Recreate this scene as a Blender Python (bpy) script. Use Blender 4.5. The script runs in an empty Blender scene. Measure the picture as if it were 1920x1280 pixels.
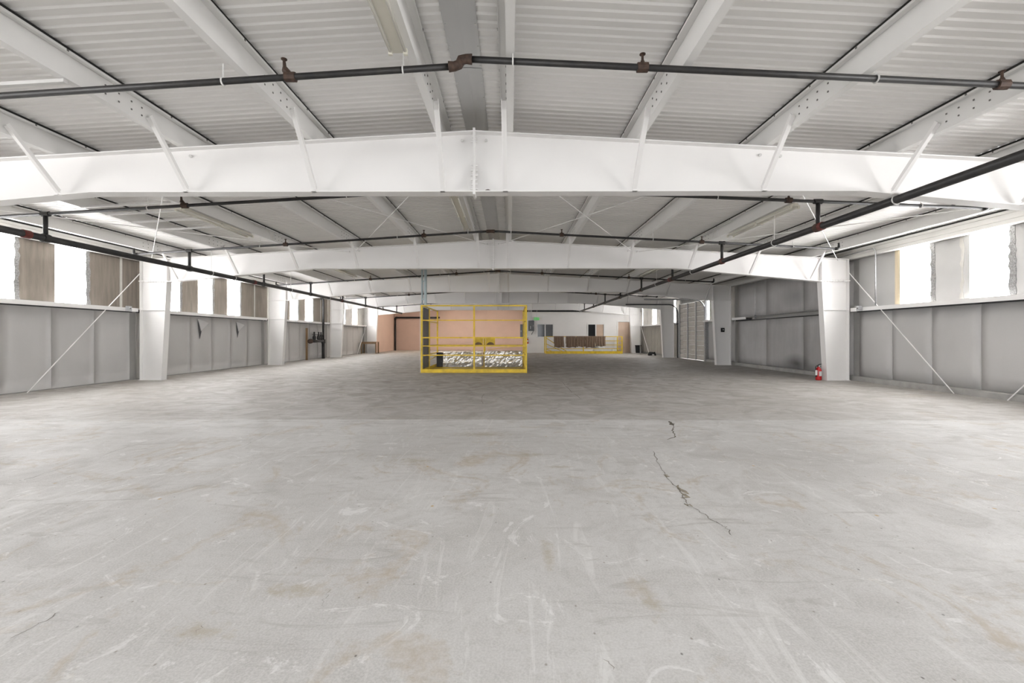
import bpy, math, random
from mathutils import Matrix, Vector
random.seed(7)
SC = bpy.context.scene
COL = SC.collection

# ------------------------------------------------------------------ camera, sky, light, exposure
CAMX, CAMZ, YAW = 0.425, 1.12, 0.005
cam = bpy.data.cameras.new('camera'); camo = bpy.data.objects.new('camera', cam); COL.objects.link(camo)
camo.location = (CAMX, 0, CAMZ); camo.rotation_euler = (math.pi/2, 0, YAW)
cam.sensor_width = 36; cam.lens = 16; cam.clip_start = .05; cam.clip_end = 300
cam.shift_x = (4 + 853.3*YAW)/1920; cam.shift_y = -10/1920
SC.camera = camo
W = bpy.data.worlds.new('overcast_sky'); SC.world = W; W.use_nodes = True
W.node_tree.nodes['Background'].inputs[0].default_value = (0.95, 0.975, 1.0, 1)
W.node_tree.nodes['Background'].inputs[1].default_value = 3.7
OPEN_W = 5.0
YF = -3.0                                   # the open front end of the building
pl = bpy.data.lights.new('front_opening_portal', 'AREA'); pl.shape = 'RECTANGLE'; pl.size = 2*OPEN_W; pl.size_y = 3.7
pl.cycles.is_portal = True
plo = bpy.data.objects.new('front_opening_portal', pl); COL.objects.link(plo)
plo.location = (0, YF-.02, 1.86); plo.rotation_euler = (math.pi/2, 0, 0)
VS = SC.view_settings
VS.view_transform = 'Standard'; VS.look = 'None'; VS.gamma = 1; VS.use_curve_mapping = False
VS.exposure = 0.33
SC.cycles.use_denoising = True
SC.cycles.max_bounces = 6; SC.cycles.diffuse_bounces = 4; SC.cycles.glossy_bounces = 3; SC.cycles.adaptive_threshold = .04; SC.cycles.sample_clamp_indirect = 8
WINDOW_GLOW = 22.5
LAMP_GLOW = 145

# ------------------------------------------------------------------ materials
def newmat(name):
    m = bpy.data.materials.new(name); m.use_nodes = True
    return m, m.node_tree.nodes, m.node_tree.links, m.node_tree.nodes['Principled BSDF']
def node(ns, t, **kw):
    n = ns.new(t)
    for k, v in kw.items(): setattr(n, k, v)
    return n
def setc(sock, c): sock.default_value = (c[0], c[1], c[2], 1)
def mix(ns, ls, fac, a, b, bt='MIX'):
    n = ns.new('ShaderNodeMix'); n.data_type = 'RGBA'; n.blend_type = bt
    for s, v in ((n.inputs[0], fac), (n.inputs[6], a), (n.inputs[7], b)):
        if hasattr(v, 'node'): ls.new(v, s)
        elif isinstance(v, tuple): setc(s, v)
        else: s.default_value = v
    return n.outputs[2]
def pos(ns, ls, scale=(1, 1, 1)):
    g = ns.new('ShaderNodeNewGeometry'); m = ns.new('ShaderNodeMapping'); m.inputs['Scale'].default_value = scale
    ls.new(g.outputs['Position'], m.inputs['Vector']); return m.outputs[0]
def noise(ns, ls, vec, scale, detail=4, rough=.55, dist=0):
    n = ns.new('ShaderNodeTexNoise'); n.inputs['Scale'].default_value = scale
    n.inputs['Detail'].default_value = detail; n.inputs['Roughness'].default_value = rough
    n.inputs['Distortion'].default_value = dist
    ls.new(vec, n.inputs['Vector']); return n.outputs[0]
def ramp(ns, ls, f, lo, hi, a=0., b=1.):
    n = ns.new('ShaderNodeMapRange'); n.inputs[1].default_value = lo; n.inputs[2].default_value = hi
    n.inputs[3].default_value = a; n.inputs[4].default_value = b; ls.new(f, n.inputs[0]); return n.outputs[0]
def math_(ns, ls, op, a, b):
    n = ns.new('ShaderNodeMath'); n.operation = op
    for s, v in ((n.inputs[0], a), (n.inputs[1], b)):
        if hasattr(v, 'node'): ls.new(v, s)
        else: s.default_value = v
    return n.outputs[0]
def plain(name, c, rough=.5, metal=0, var=.08, scale=3., stretch=(1, 1, 1), bump=0., bscale=60., dark=None):
    m, ns, ls, b = newmat(name)
    v = pos(ns, ls, stretch)
    n1 = noise(ns, ls, v, scale)
    d = dark or tuple(x*(1-3*var) for x in c)
    ls.new(mix(ns, ls, ramp(ns, ls, n1, .35, .75), c, d), b.inputs['Base Color'])
    b.inputs['Roughness'].default_value = rough; b.inputs['Metallic'].default_value = metal
    if bump:
        bn = ns.new('ShaderNodeBump'); bn.inputs['Strength'].default_value = bump; bn.inputs['Distance'].default_value = .01
        ls.new(noise(ns, ls, pos(ns, ls), bscale, 2), bn.inputs['Height']); ls.new(bn.outputs[0], b.inputs['Normal'])
    return m
MAT = {}
MAT['steel'] = plain('white_steel_paint', (.86, .845, .83), .45, var=.012, scale=1.2)
MAT['purlin'] = plain('white_purlin_paint', (.80, .79, .77), .42, var=.02, scale=1.5)
MAT['deck'] = plain('pale_grey_deck_sheet', (.86, .845, .82), .36, var=.03, scale=.8, stretch=(.25, 2, 1))
MAT['ridge'] = plain('ridge_sheet_grey', (.55, .55, .545), .33, var=.03, scale=.9)
MAT['gapshade'] = plain('black_gap_shade', (.02, .019, .018), .9, var=.05)  # black for the shaded gap between purlin tops and deck
MAT['screw'] = plain('screw_grey', (.22, .21, .2), .5, .5)
MAT['pipe'] = plain('black_steel_pipe', (.013, .013, .014), .5, .0, var=.2, scale=9, dark=(.03, .027, .024))
MAT['rust'] = plain('rusty_iron_fitting', (.085, .05, .035), .7, .2, var=.2, scale=30, dark=(.03, .02, .016))
MAT['red'] = plain('red_coupling', (.14, .022, .016), .55, 0, var=.2, scale=30, dark=(.08, .02, .015))
MAT['hanger'] = plain('white_painted_hanger', (.74, .73, .71), .45, .1)
MAT['galv'] = plain('galvanised_steel', (.5, .51, .52), .38, .8, var=.1, scale=18)
MAT['wallpanel'] = plain('faced_insulation_panel', (.52, .51, .50), .55, var=.035, scale=1.1, stretch=(1, 1, .5), bump=.12, bscale=22)
MAT['wallback'] = plain('wall_sheet', (.35, .345, .33), .7, var=.04)
MAT['eave'] = plain('eave_strut_paint', (.62, .61, .585), .5, var=.02)
MAT['ply'] = plain('weathered_brown_board', (.26, .225, .19), .75, var=.1, scale=5, stretch=(3, 3, .35), dark=(.175, .15, .125), bump=.2, bscale=60)
MAT['tape'] = plain('crinkled_foil_tape', (.42, .42, .42), .35, .6, var=.25, scale=40, dark=(.16, .155, .15), bump=.8, bscale=70)
MAT['greyupper'] = plain('grey_panel', (.50, .495, .485), .55, var=.03, scale=1.5)
MAT['darkpanel'] = None
MAT['conc'] = plain('curb_concrete', (.40, .39, .37), .8, var=.1, scale=4, bump=.3)
MAT['stud'] = plain('raw_pine', (.66, .56, .40), .6, var=.06, scale=8, stretch=(4, 4, .4))
MAT['wood'] = plain('brown_wood', (.24, .15, .075), .6, var=.1, scale=8, stretch=(1, 1, .3))
MAT['yellow'] = plain('safety_yellow_paint', (.74, .52, .02), .42, var=.05, scale=6, dark=(.5, .33, .02))
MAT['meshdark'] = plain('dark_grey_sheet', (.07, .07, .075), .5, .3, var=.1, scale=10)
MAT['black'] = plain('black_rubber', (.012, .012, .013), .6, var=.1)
MAT['pink'] = plain('pink_painted_block', (.61, .455, .385), .7, var=.03, scale=1.2)
MAT['office'] = plain('white_office_wall', (.82, .80, .775), .6, var=.02, scale=1.)
MAT['tan'] = plain('tan_door', (.56, .42, .32), .6, var=.03)
MAT['trim'] = plain('white_trim', (.76, .75, .73), .45, var=.01)
MAT['bluegrey'] = plain('blue_grey_channel', (.42, .50, .53), .4, .2, var=.04)
MAT['panelgrey'] = plain('electrical_panel_grey', (.14, .145, .15), .45, .3)
MAT['cloth'] = plain('brown_canvas', (.22, .15, .10), .85, var=.12, scale=20, dark=(.14, .095, .065))
MAT['plastic'] = plain('white_plastic_film', (.75, .74, .72), .35, var=.04)
MAT['extred'] = plain('extinguisher_red', (.45, .012, .015), .25, var=.04)
MAT['label'] = plain('white_label', (.7, .7, .69), .4, var=.06, scale=60)
MAT['lightbody'] = plain('cream_fixture', (.72, .69, .60), .4, var=.03)
MAT['tube'] = plain('unlit_tube', (.75, .73, .66), .2, var=.02)
m, ns, ls, b = newmat('added_recess_tube')
setc(b.inputs['Base Color'], (.8, .8, .8)); setc(b.inputs['Emission Color'], (1, .86, .72)); b.inputs['Emission Strength'].default_value = LAMP_GLOW
MAT['addedtube'] = m
MAT['doorslat'] = plain('beige_door_slat', (.60, .57, .52), .5, .0, var=.04)
MAT['ribbed'] = plain('beige_ribbed_wall', (.40, .375, .33), .55, var=.05)
MAT['green'] = None
MAT['beige'] = plain('tape_beige', (.62, .60, .56), .6)

m, ns, ls, b = newmat('dark_grey_sooty_panel')
n1 = noise(ns, ls, pos(ns, ls, (1, .6, .6)), 1.3, 5); n2 = noise(ns, ls, pos(ns, ls, (1, 6, .5)), 3, 4)
c = mix(ns, ls, ramp(ns, ls, n1, .3, .7), (.52, .51, .505), (.40, .393, .388))
c = mix(ns, ls, ramp(ns, ls, n2, .45, .8, 0, .35), c, (.34, .333, .325))
g = ns.new('ShaderNodeNewGeometry')
for (yy, zz, sy, sz, k) in ((14.0, .28, .75, .30, .75), (14.1, 2.35, .7, .35, .3)):
    s = node(ns, 'ShaderNodeVectorMath', operation='SUBTRACT'); ls.new(g.outputs['Position'], s.inputs[0]); s.inputs[1].default_value = (9.18, yy, zz)
    mu = node(ns, 'ShaderNodeVectorMath', operation='MULTIPLY'); ls.new(s.outputs[0], mu.inputs[0]); mu.inputs[1].default_value = (0, 1/sy, 1/sz)
    le = node(ns, 'ShaderNodeVectorMath', operation='LENGTH'); ls.new(mu.outputs[0], le.inputs[0])
    d = math_(ns, ls, 'ADD', le.outputs['Value'], ramp(ns, ls, n1, 0, 1, -.5, .5))
    c = mix(ns, ls, ramp(ns, ls, d, .1, 1.1, k, 0), c, (.06, .058, .056))
ls.new(c, b.inputs['Base Color']); b.inputs['Roughness'].default_value = .7
MAT['darkpanel'] = m

m, ns, ls, b = newmat('backlit_fibreglass')
w = noise(ns, ls, pos(ns, ls, (1, 14, .25)), 2.2, 2)
c = mix(ns, ls, ramp(ns, ls, w, .35, .7), (1., 1., 1.), (.86, .84, .85))
setc(b.inputs['Base Color'], (.8, .8, .8)); ls.new(c, b.inputs['Emission Color'])
b.inputs['Emission Strength'].default_value = WINDOW_GLOW; b.inputs['Roughness'].default_value = .4
MAT['fibre'] = m

m, ns, ls, b = newmat('green_exit_sign')
setc(b.inputs['Base Color'], (.05, .35, .06)); setc(b.inputs['Emission Color'], (.08, .8, .1)); b.inputs['Emission Strength'].default_value = .25
MAT['green'] = m
m, ns, ls, b = newmat('dark_window_glass')
setc(b.inputs['Base Color'], (.02, .021, .023)); b.inputs['Roughness'].default_value = .08
MAT['glass'] = m
m, ns, ls, b = newmat('silver_foil')
n1 = noise(ns, ls, pos(ns, ls), 5, 4); setc(b.inputs['Base Color'], (.80, .79, .78)); b.inputs['Metallic'].default_value = .9; b.inputs['Roughness'].default_value = .28
bn = ns.new('ShaderNodeBump'); bn.inputs['Strength'].default_value = .9; bn.inputs['Distance'].default_value = .05
ls.new(n1, bn.inputs['Height']); ls.new(bn.outputs[0], b.inputs['Normal'])
MAT['foil'] = m

# concrete floor
def noise2(ns, ls, *a):
    o = noise(ns, ls, *a); o.node.noise_dimensions = '2D'; return o
m, ns, ls, b = newmat('worn_concrete')
P0 = pos(ns, ls)
big = noise2(ns, ls, P0, .45, 3, .6, .6); med = noise2(ns, ls, P0, 2.2, 5, .65, .8); fine = noise2(ns, ls, P0, 17, 4, .7); grit = noise2(ns, ls, P0, 110, 2, .7)
c = mix(ns, ls, ramp(ns, ls, big, .35, .65), (.495, .484, .468), (.42, .407, .39))
c = mix(ns, ls, ramp(ns, ls, med, .46, .70, 0, .8), c, (.385, .37, .35))
c = mix(ns, ls, ramp(ns, ls, fine, .48, .72, 0, .5), c, (.36, .345, .325))
c = mix(ns, ls, ramp(ns, ls, grit, .35, .65, .0, .30), c, (.66, .65, .63))
# scuffs and drag marks along and across the building
st = noise2(ns, ls, pos(ns, ls, (3.0, .45, 1)), 2.1, 4, .75, 1.6)
c = mix(ns, ls, ramp(ns, ls, st, .58, .72, 0, .42), c, (.66, .65, .63))
st2 = noise2(ns, ls, pos(ns, ls, (.6, 3.2, 1)), 1.9, 4, .75, 1.6)
c = mix(ns, ls, ramp(ns, ls, st2, .58, .72, 0, .5), c, (.33, .31, .285))
# pale chalky bloom with lacy edges, broken up by the grit
bl = math_(ns, ls, 'ADD', noise2(ns, ls, P0, 1.9, 5, .75, 2.4), ramp(ns, ls, fine, .3, .7, -.05, .05))
c = mix(ns, ls, ramp(ns, ls, bl, .62, .70, 0, .5), c, (.72, .71, .695))
# rusty brown blotches
br = math_(ns, ls, 'ADD', noise2(ns, ls, pos(ns, ls, (1.3, .9, 1)), 1.5, 4, .7, 1.0), ramp(ns, ls, fine, .3, .7, -.06, .06))
c = mix(ns, ls, ramp(ns, ls, br, .58, .74, 0, .62), c, (.385, .32, .24))
# dark specks
for sc2, cm, lo, hi in ((2.7, (.10, .09, .08), .006, .016), (1.1, (.42, .27, .08), .006, .015), (5.3, (.22, .19, .16), .008, .035)):
    vo = node(ns, 'ShaderNodeTexVoronoi', voronoi_dimensions='2D'); vo.inputs['Scale'].default_value = sc2; ls.new(pos(ns, ls, (1, .75, 1)), vo.inputs['Vector'])
    sp = ns.new('ShaderNodeSeparateColor'); ls.new(vo.outputs['Color'], sp.inputs[0])
    k = math_(ns, ls, 'MULTIPLY', ramp(ns, ls, vo.outputs['Distance'], lo, hi, .8, 0), ramp(ns, ls, sp.outputs[0], .62, .66))
    c = mix(ns, ls, k, c, cm)
# dirt: the slab beyond the joint is browner, the slab edge before it is scuffed pale
g = ns.new('ShaderNodeNewGeometry'); sx = ns.new('ShaderNodeSeparateXYZ'); ls.new(g.outputs['Position'], sx.inputs[0])
edge = math_(ns, ls, 'MULTIPLY', ramp(ns, ls, sx.outputs['Y'], 4.3, 5.9, 0, 1), ramp(ns, ls, st2, .35, .6, 1, .2))
c = mix(ns, ls, math_(ns, ls, 'MULTIPLY', edge, .6), c, (.66, .65, .63))
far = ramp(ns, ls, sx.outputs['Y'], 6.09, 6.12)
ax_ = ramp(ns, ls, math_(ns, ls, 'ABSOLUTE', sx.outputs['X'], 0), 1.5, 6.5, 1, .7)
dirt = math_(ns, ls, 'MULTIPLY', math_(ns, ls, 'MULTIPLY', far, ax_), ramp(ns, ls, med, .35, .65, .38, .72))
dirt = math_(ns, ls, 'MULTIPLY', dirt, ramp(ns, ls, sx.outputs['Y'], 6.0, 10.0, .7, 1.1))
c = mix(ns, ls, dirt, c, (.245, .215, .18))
# single stains
STAINS = [(-3.24, 2.20, .07, .03), (3.62, 1.60, .07, .025), (.62, 2.35, .03, .14), (-.42, 4.1, .16, .08), (.60, 4.3, .16, .06), (.85, 3.9, .09, .04),
          (-.52, 2.0, .13, .05), (1.02, 1.95, .035, .12), (.10, 5.2, .3, .12), (-.75, 1.72, .10, .04)]
wob = ramp(ns, ls, fine, .2, .8, -1.1, 1.1)
for (xx, yy, ax, ay) in STAINS:
    s = node(ns, 'ShaderNodeVectorMath', operation='SUBTRACT'); ls.new(g.outputs['Position'], s.inputs[0]); s.inputs[1].default_value = (xx, yy, 0)
    mu = node(ns, 'ShaderNodeVectorMath', operation='MULTIPLY'); ls.new(s.outputs[0], mu.inputs[0]); mu.inputs[1].default_value = (1/ax, 1/ay, 0)
    le = node(ns, 'ShaderNodeVectorMath', operation='LENGTH'); ls.new(mu.outputs[0], le.inputs[0])
    c = mix(ns, ls, ramp(ns, ls, math_(ns, ls, 'ADD', le.outputs['Value'], wob), .2, 1.3, .55, 0), c, (.33, .28, .20))
ls.new(c, b.inputs['Base Color'])
ls.new(ramp(ns, ls, med, .3, .7, .5, .7), b.inputs['Roughness']); b.inputs['Specular IOR Level'].default_value = .2
bn = ns.new('ShaderNodeBump'); bn.inputs['Strength'].default_value = .18; bn.inputs['Distance'].default_value = .004
ls.new(fine, bn.inputs['Height']); ls.new(bn.outputs[0], b.inputs['Normal'])
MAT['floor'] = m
MAT['crack'] = plain('crack_dirt', (.15, .125, .095), .95, var=.2, scale=20)
MAT['crackfill'] = plain('old_crack_filler', (.30, .26, .20), .9, var=.15, scale=25)
MAT['ground'] = plain('asphalt', (.20, .20, .20), .9, var=.1)

# ------------------------------------------------------------------ mesh helpers
class MB:
    def __init__(s): s.v = []; s.f = []
    def box(s, x0, x1, y0, y1, z0, z1):
        x0, x1 = sorted((x0, x1)); y0, y1 = sorted((y0, y1)); z0, z1 = sorted((z0, z1))
        n = len(s.v)
        s.v += [(x0, y0, z0), (x1, y0, z0), (x1, y1, z0), (x0, y1, z0), (x0, y0, z1), (x1, y0, z1), (x1, y1, z1), (x0, y1, z1)]
        s.f += [tuple(n+i for i in q) for q in ((3, 2, 1, 0), (4, 5, 6, 7), (0, 1, 5, 4), (1, 2, 6, 5), (2, 3, 7, 6), (3, 0, 4, 7))]
        return s
    def prism(s, poly, a0, a1, axis='y'):            # poly: 2D points, extruded along an axis from a0 to a1
        mk = {'y': lambda p, a: (p[0], a, p[1]), 'x': lambda p, a: (a, p[0], p[1]), 'z': lambda p, a: (p[0], p[1], a)}[axis]
        n = len(s.v); k = len(poly)
        s.v += [mk(p, a0) for p in poly] + [mk(p, a1) for p in poly]
        s.f.append(tuple(range(n, n+k))); s.f.append(tuple(range(n+2*k-1, n+k-1, -1)))
        for i in range(k):
            j = (i+1) % k; s.f.append((n+j, n+i, n+k+i, n+k+j))
        return s
    def tube(s, pts, r, k=10, closed=False):
        pts = [Vector(p) for p in pts]; n0 = len(s.v); N = len(pts); prev = None
        rs = r if isinstance(r, (list, tuple)) else [r]*N
        for i, p in enumerate(pts):
            if closed: t = pts[(i+1) % N]-pts[i-1]
            else: t = (pts[min(i+1, N-1)]-pts[max(i-1, 0)])
            t.normalize()
            if prev is None:
                u = t.orthogonal().normalized()
            else:
                u = (prev-t*prev.dot(t)).normalized()
            prev = u; w = t.cross(u)
            for j in range(k):
                a = 2*math.pi*j/k; s.v.append(tuple(p+(u*math.cos(a)+w*math.sin(a))*rs[i]))
        for i in range(N if closed else N-1):
            a, bq = n0+i*k, n0+((i+1) % N)*k
            for j in range(k):
                j2 = (j+1) % k; s.f.append((a+j, a+j2, bq+j2, bq+j))
        if not closed:
            s.f.append(tuple(n0+j for j in reversed(range(k)))); s.f.append(tuple(n0+(N-1)*k+j for j in range(k)))
        return s
    def lathe(s, prof, cx, cy, k=16):                # prof: (r, z)
        return s.tube([(cx, cy, z) for r, z in prof], [r for r, z in prof], k)
    def bar(s, p, q, wx, wy):                        # rectangular bar between two points
        p, q = Vector(p), Vector(q); t = (q-p).normalized()
        u = t.cross(Vector((0, 0, 1)));
        u = u.normalized() if u.length > 1e-4 else Vector((1, 0, 0))
        w = t.cross(u).normalized(); n = len(s.v)
        for c in (p, q):
            for a, b2 in ((-1, -1), (1, -1), (1, 1), (-1, 1)): s.v.append(tuple(c+u*a*wx/2+w*b2*wy/2))
        s.f += [tuple(n+i for i in qd) for qd in ((0, 1, 2, 3), (7, 6, 5, 4), (0, 4, 5, 1), (1, 5, 6, 2), (2, 6, 7, 3), (3, 7, 4, 0))]
        return s
    def mesh(s, name, mat, smooth=False):
        me = bpy.data.meshes.new(name); me.from_pydata(s.v, [], s.f); me.update()
        if isinstance(mat, str): mat = MAT[mat]
        me.materials.append(mat)
        if smooth:
            me.polygons.foreach_set('use_smooth', [len(p.vertices) == 4 for p in me.polygons])
        return me
WL = {}
def wl(o): return WL.get(o.name, Vector((0, 0, 0)))
def link(name, data, parent=None, loc=(0, 0, 0), rot=None):
    o = bpy.data.objects.new(name, data); COL.objects.link(o); o.location = loc
    if rot: o.rotation_euler = rot
    WL[o.name] = Vector(loc)
    if parent is not None:
        o.parent = parent; o.matrix_parent_inverse = Matrix.Translation(-wl(parent))
    return o
def part(name, mb, mat, parent, smooth=False): return link(name, mb.mesh(name, mat, smooth), parent)
def dress(o, label, cat, group=None, kind=None):
    o['label'] = label
    if cat: o['category'] = cat
    if group: o['group'] = group
    if kind: o['kind'] = kind
    return o
def thing(name, loc, label, cat, group=None): return dress(link(name, None, None, loc), label, cat, group)
def solo(name, mb, mat, label, cat, group=None, smooth=False): return dress(part(name, mb, mat, None, smooth), label, cat, group)
def struct(name, mb, mat, label, cat):
    o = part(name, mb, mat, None) if mb else link(name, None)
    return dress(o, label, cat, None, 'structure')
def stuff(o): o['kind'] = 'stuff'; return o
ORD = ['first', 'second', 'third', 'fourth', 'fifth', 'sixth', 'seventh', 'eighth', 'ninth', 'tenth', 'eleventh', 'twelfth']

# ------------------------------------------------------------------ main dimensions
WX = 9.18                                            # inner face of the side walls
YB = 36.0                                            # pink end wall
FR = [5.39, 11.51, 17.64, 23.76, 29.88]              # roof frames
def rz(x): return 3.56-.055*abs(x)                   # top of the frames
DK = .245                                            # deck underside above the frames
def bz(x): x = abs(x); return 2.847 if x < 4.57 else 2.847-.09*(x-4.57)
PX = [.39+1.53*i for i in range(6)]

# ------------------------------------------------------------------ ground and floor
ground = struct('ground', MB().box(-60, 60, -70, YF-.01, -.3, -.06), 'ground', 'grey asphalt yard outside the open front end', 'ground')
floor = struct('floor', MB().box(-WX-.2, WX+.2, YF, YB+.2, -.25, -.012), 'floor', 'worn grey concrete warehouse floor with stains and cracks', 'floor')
def jagged(x0, x1, y, amp=.006, n=60):
    return [(x0+(x1-x0)*i/n, y+random.uniform(-amp, amp)) for i in range(n+1)]
J = jagged(-WX-.2, WX+.2, 6.09)
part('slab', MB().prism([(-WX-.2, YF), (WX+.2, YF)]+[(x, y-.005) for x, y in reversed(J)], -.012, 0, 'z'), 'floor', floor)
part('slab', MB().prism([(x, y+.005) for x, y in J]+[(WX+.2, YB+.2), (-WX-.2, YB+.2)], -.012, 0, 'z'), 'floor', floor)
def gp(px, py): Y = 853.3*CAMZ/(py-630); return (CAMX+(px-956)*Y/853.3, Y)
def crack(pxs, w, mat='crack', jit=.012, sub=5):
    pts = [gp(*p) for p in pxs]; q = []
    for a, bq in zip(pts, pts[1:]):
        for i in range(sub):
            t = i/sub; q.append((a[0]+(bq[0]-a[0])*t+random.uniform(-jit, jit), a[1]+(bq[1]-a[1])*t+random.uniform(-jit, jit)))
    q.append(pts[-1]); mb = MB(); N = len(q); L = []; R = []
    for i, (x, y) in enumerate(q):
        x2, y2 = q[min(i+1, N-1)]; x1, y1 = q[max(i-1, 0)]; dx, dy = x2-x1, y2-y1; l = math.hypot(dx, dy) or 1
        ww = .62*w*random.uniform(.3, 1.2)*(0.15 if i in (0, N-1) else 1)
        L.append((x-dy/l*ww, y+dx/l*ww)); R.append((x+dy/l*ww, y-dx/l*ww))
    for i in range(N): mb.v += [(L[i][0], L[i][1], .0012), (R[i][0], R[i][1], .0012)]
    for i in range(N-1): mb.f.append((2*i, 2*i+1, 2*i+3, 2*i+2))
    return part('crack', mb, mat, floor)
crack([(1258, 790), (1262, 800), (1260, 806), (1265, 818), (1250, 824)], .012)
crack([(1256, 789), (1262, 797)], .05, jit=.02)
crack([(1225, 845), (1228, 855), (1240, 880), (1262, 908), (1280, 925), (1285, 945), (1310, 957), (1335, 975), (1360, 987), (1372, 1003)], .0045)
crack([(1265, 908), (1281, 922), (1283, 935)], .028, 'crackfill', .03)
crack([(1245, 888), (1250, 895)], .03, 'crackfill', .02)
crack([(1283, 943), (1292, 948)], .025, 'crackfill', .02)
crack([(35, 903), (85, 887), (140, 868)], .004)
crack([(180, 858), (225, 842), (290, 822)], .003)
crack([(450, 840), (500, 815), (550, 796)], .003)
crack([(20, 1200), (60, 1175), (110, 1150)], .002)
crack([(905, 757), (903, 745), (908, 738)], .006)
crack([(1050, 712), (1070, 733), (1090, 748)], .006)
crack([(602, 1140), (606, 1125), (620, 1105)], .0012)
crack([(363, 1187), (386, 1168)], .0015)
crack([(1128, 1235), (1150, 1255)], .002)

# ------------------------------------------------------------------ ceiling
ceiling = struct('ceiling', None, None, 'pale grey ribbed metal roof deck on white purlins', 'ceiling')
PITCH = .1016; NR = 9; SH = PITCH*NR
def deck_mesh(sgn):
    prof = []                                        # (y, dz): ribs hang down from the pans
    for i in range(NR):
        y = i*PITCH; prof += [(y, 0), (y+.070, 0), (y+.083, -.014), (y+.092, -.014), (y+.095, 0)]
    prof.append((SH, 0)); mb = MB(); n = len(prof)
    for x in (0, WX+.25):
        for y, dz in prof: mb.v.append((sgn*x, y, rz(x)+DK+.016+dz))
    for x in (0, WX+.25): mb.v += [(sgn*x, 0, rz(x)+DK+.06), (sgn*x, SH, rz(x)+DK+.06)]
    for i in range(n-1): mb.f.append((i, i+1, n+i+1, n+i) if sgn < 0 else (i+1, i, n+i, n+i+1))
    t = 2*n; mb.f += [(t, t+1, t+3, t+2), (t, 0, n, t+2), (t+1, n-1, 2*n-1, t+3)]
    return mb.mesh('deck_sheet', 'deck')
for sgn in (-1, 1):
    me = deck_mesh(sgn)
    for i in range(int((YB+.3-YF)/SH)+1): link('deck_sheet', me, ceiling, (0, YF+i*SH, 0))
rs = MB()
rs.prism([(-.145, rz(.145)+DK-.002), (0, rz(0)+DK-.001), (.145, rz(.145)+DK-.002), (.145, rz(.145)+DK+.001), (0, rz(0)+DK+.003), (-.145, rz(.145)+DK+.001)], 0, 3.04)
rme = rs.mesh('ridge_sheet', 'ridge')
for i in range(13): link('ridge_sheet', rme, ceiling, (0, -1.55-3.05+3.05*i+.0, -.0005*(i % 2)))
sm = MB()
for i in range(130):
    y = YF+.3*i
    for x in (-.13, .13): sm.box(x-.006, x+.006, y-.006, y+.006, rz(x)+DK-.007, rz(x)+DK-.001)
stuff(part('ridge_screw', sm, 'hanger', ceiling))

# purlins: Z sections running the whole length
for s in (-1, 1):
    for i, xp in enumerate(PX):
        side = 'left' if s < 0 else 'right'
        t = thing('purlin', (s*xp, YF, rz(xp)), f'white steel roof purlin, {ORD[i]} one {side} of the ridge strip', 'purlin', 'roof purlins')
        z0 = rz(xp)+.002; z1 = z0+.218; x = xp
        prof = [(x, z0), (x+.075, z0), (x+.075, z0+.022), (x+.068, z0+.022), (x+.068, z0+.008), (x+.008, z0+.008), (x+.008, z1), (x-.068, z1), (x-.068, z1-.022), (x-.061, z1-.022), (x-.061, z1-.008), (x, z1-.008)]
        prof = [(s*a, z) for a, z in prof]
        if s < 0: prof.reverse()
        part('web', MB().prism(prof, YF, YB), 'purlin', t)
        part('gap_shade_strip', MB().prism([(s*(x-.060), z1+.0005), (s*(x+.0), z1+.0005), (s*(x+.0), z1+.027), (s*(x-.060), z1+.027)], YF, YB), 'gapshade', t)  # black strip draws the shade line between purlin and deck
        sm = MB()
        for k in range(64):
            y = YF+.3+.6*k; sm.box(s*(x-.066), s*(x-.072), y-.009, y+.009, z1-.018, z1-.002)
        for fy in FR:                                # bolts of the lap splice either side of each frame
            for dy in (-1.05, -.9, -.75, -.62, .8, 1.0):
                for dz in (.07, .15): sm.box(s*(x-.006), s*x, fy+dy-.007, fy+dy+.007, z0+dz-.007, z0+dz+.007)
        stuff(part('purlin_screw', sm, 'screw', t))

# eave struts
for s in (-1, 1):
    side = 'left' if s < 0 else 'right'
    t = thing('eave_strut', (s*9.05, YF, 3.06), f'pale steel eave strut along the top of the {side} wall', 'beam', 'eave struts')
    x = 8.99; z0, z1 = 3.055, rz(8.99)+.22
    prof = [(x+.02, z0), (x+.19, z0), (x+.19, z1), (x, z1), (x, z1-.05), (x+.012, z1-.06), (x+.012, z0+.08), (x+.02, z0+.07)]
    prof = [(s*a, z) for a, z in prof]
    if s < 0: prof.reverse()
    part('channel', MB().prism(prof, YF, YB), 'eave', t)
    part('gap_shade_strip', MB().box(s*x, s*(x+.06), YF, YB, z1+.0005, z1+.024), 'gapshade', t)  # same painted shade line along the eave strut

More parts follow.
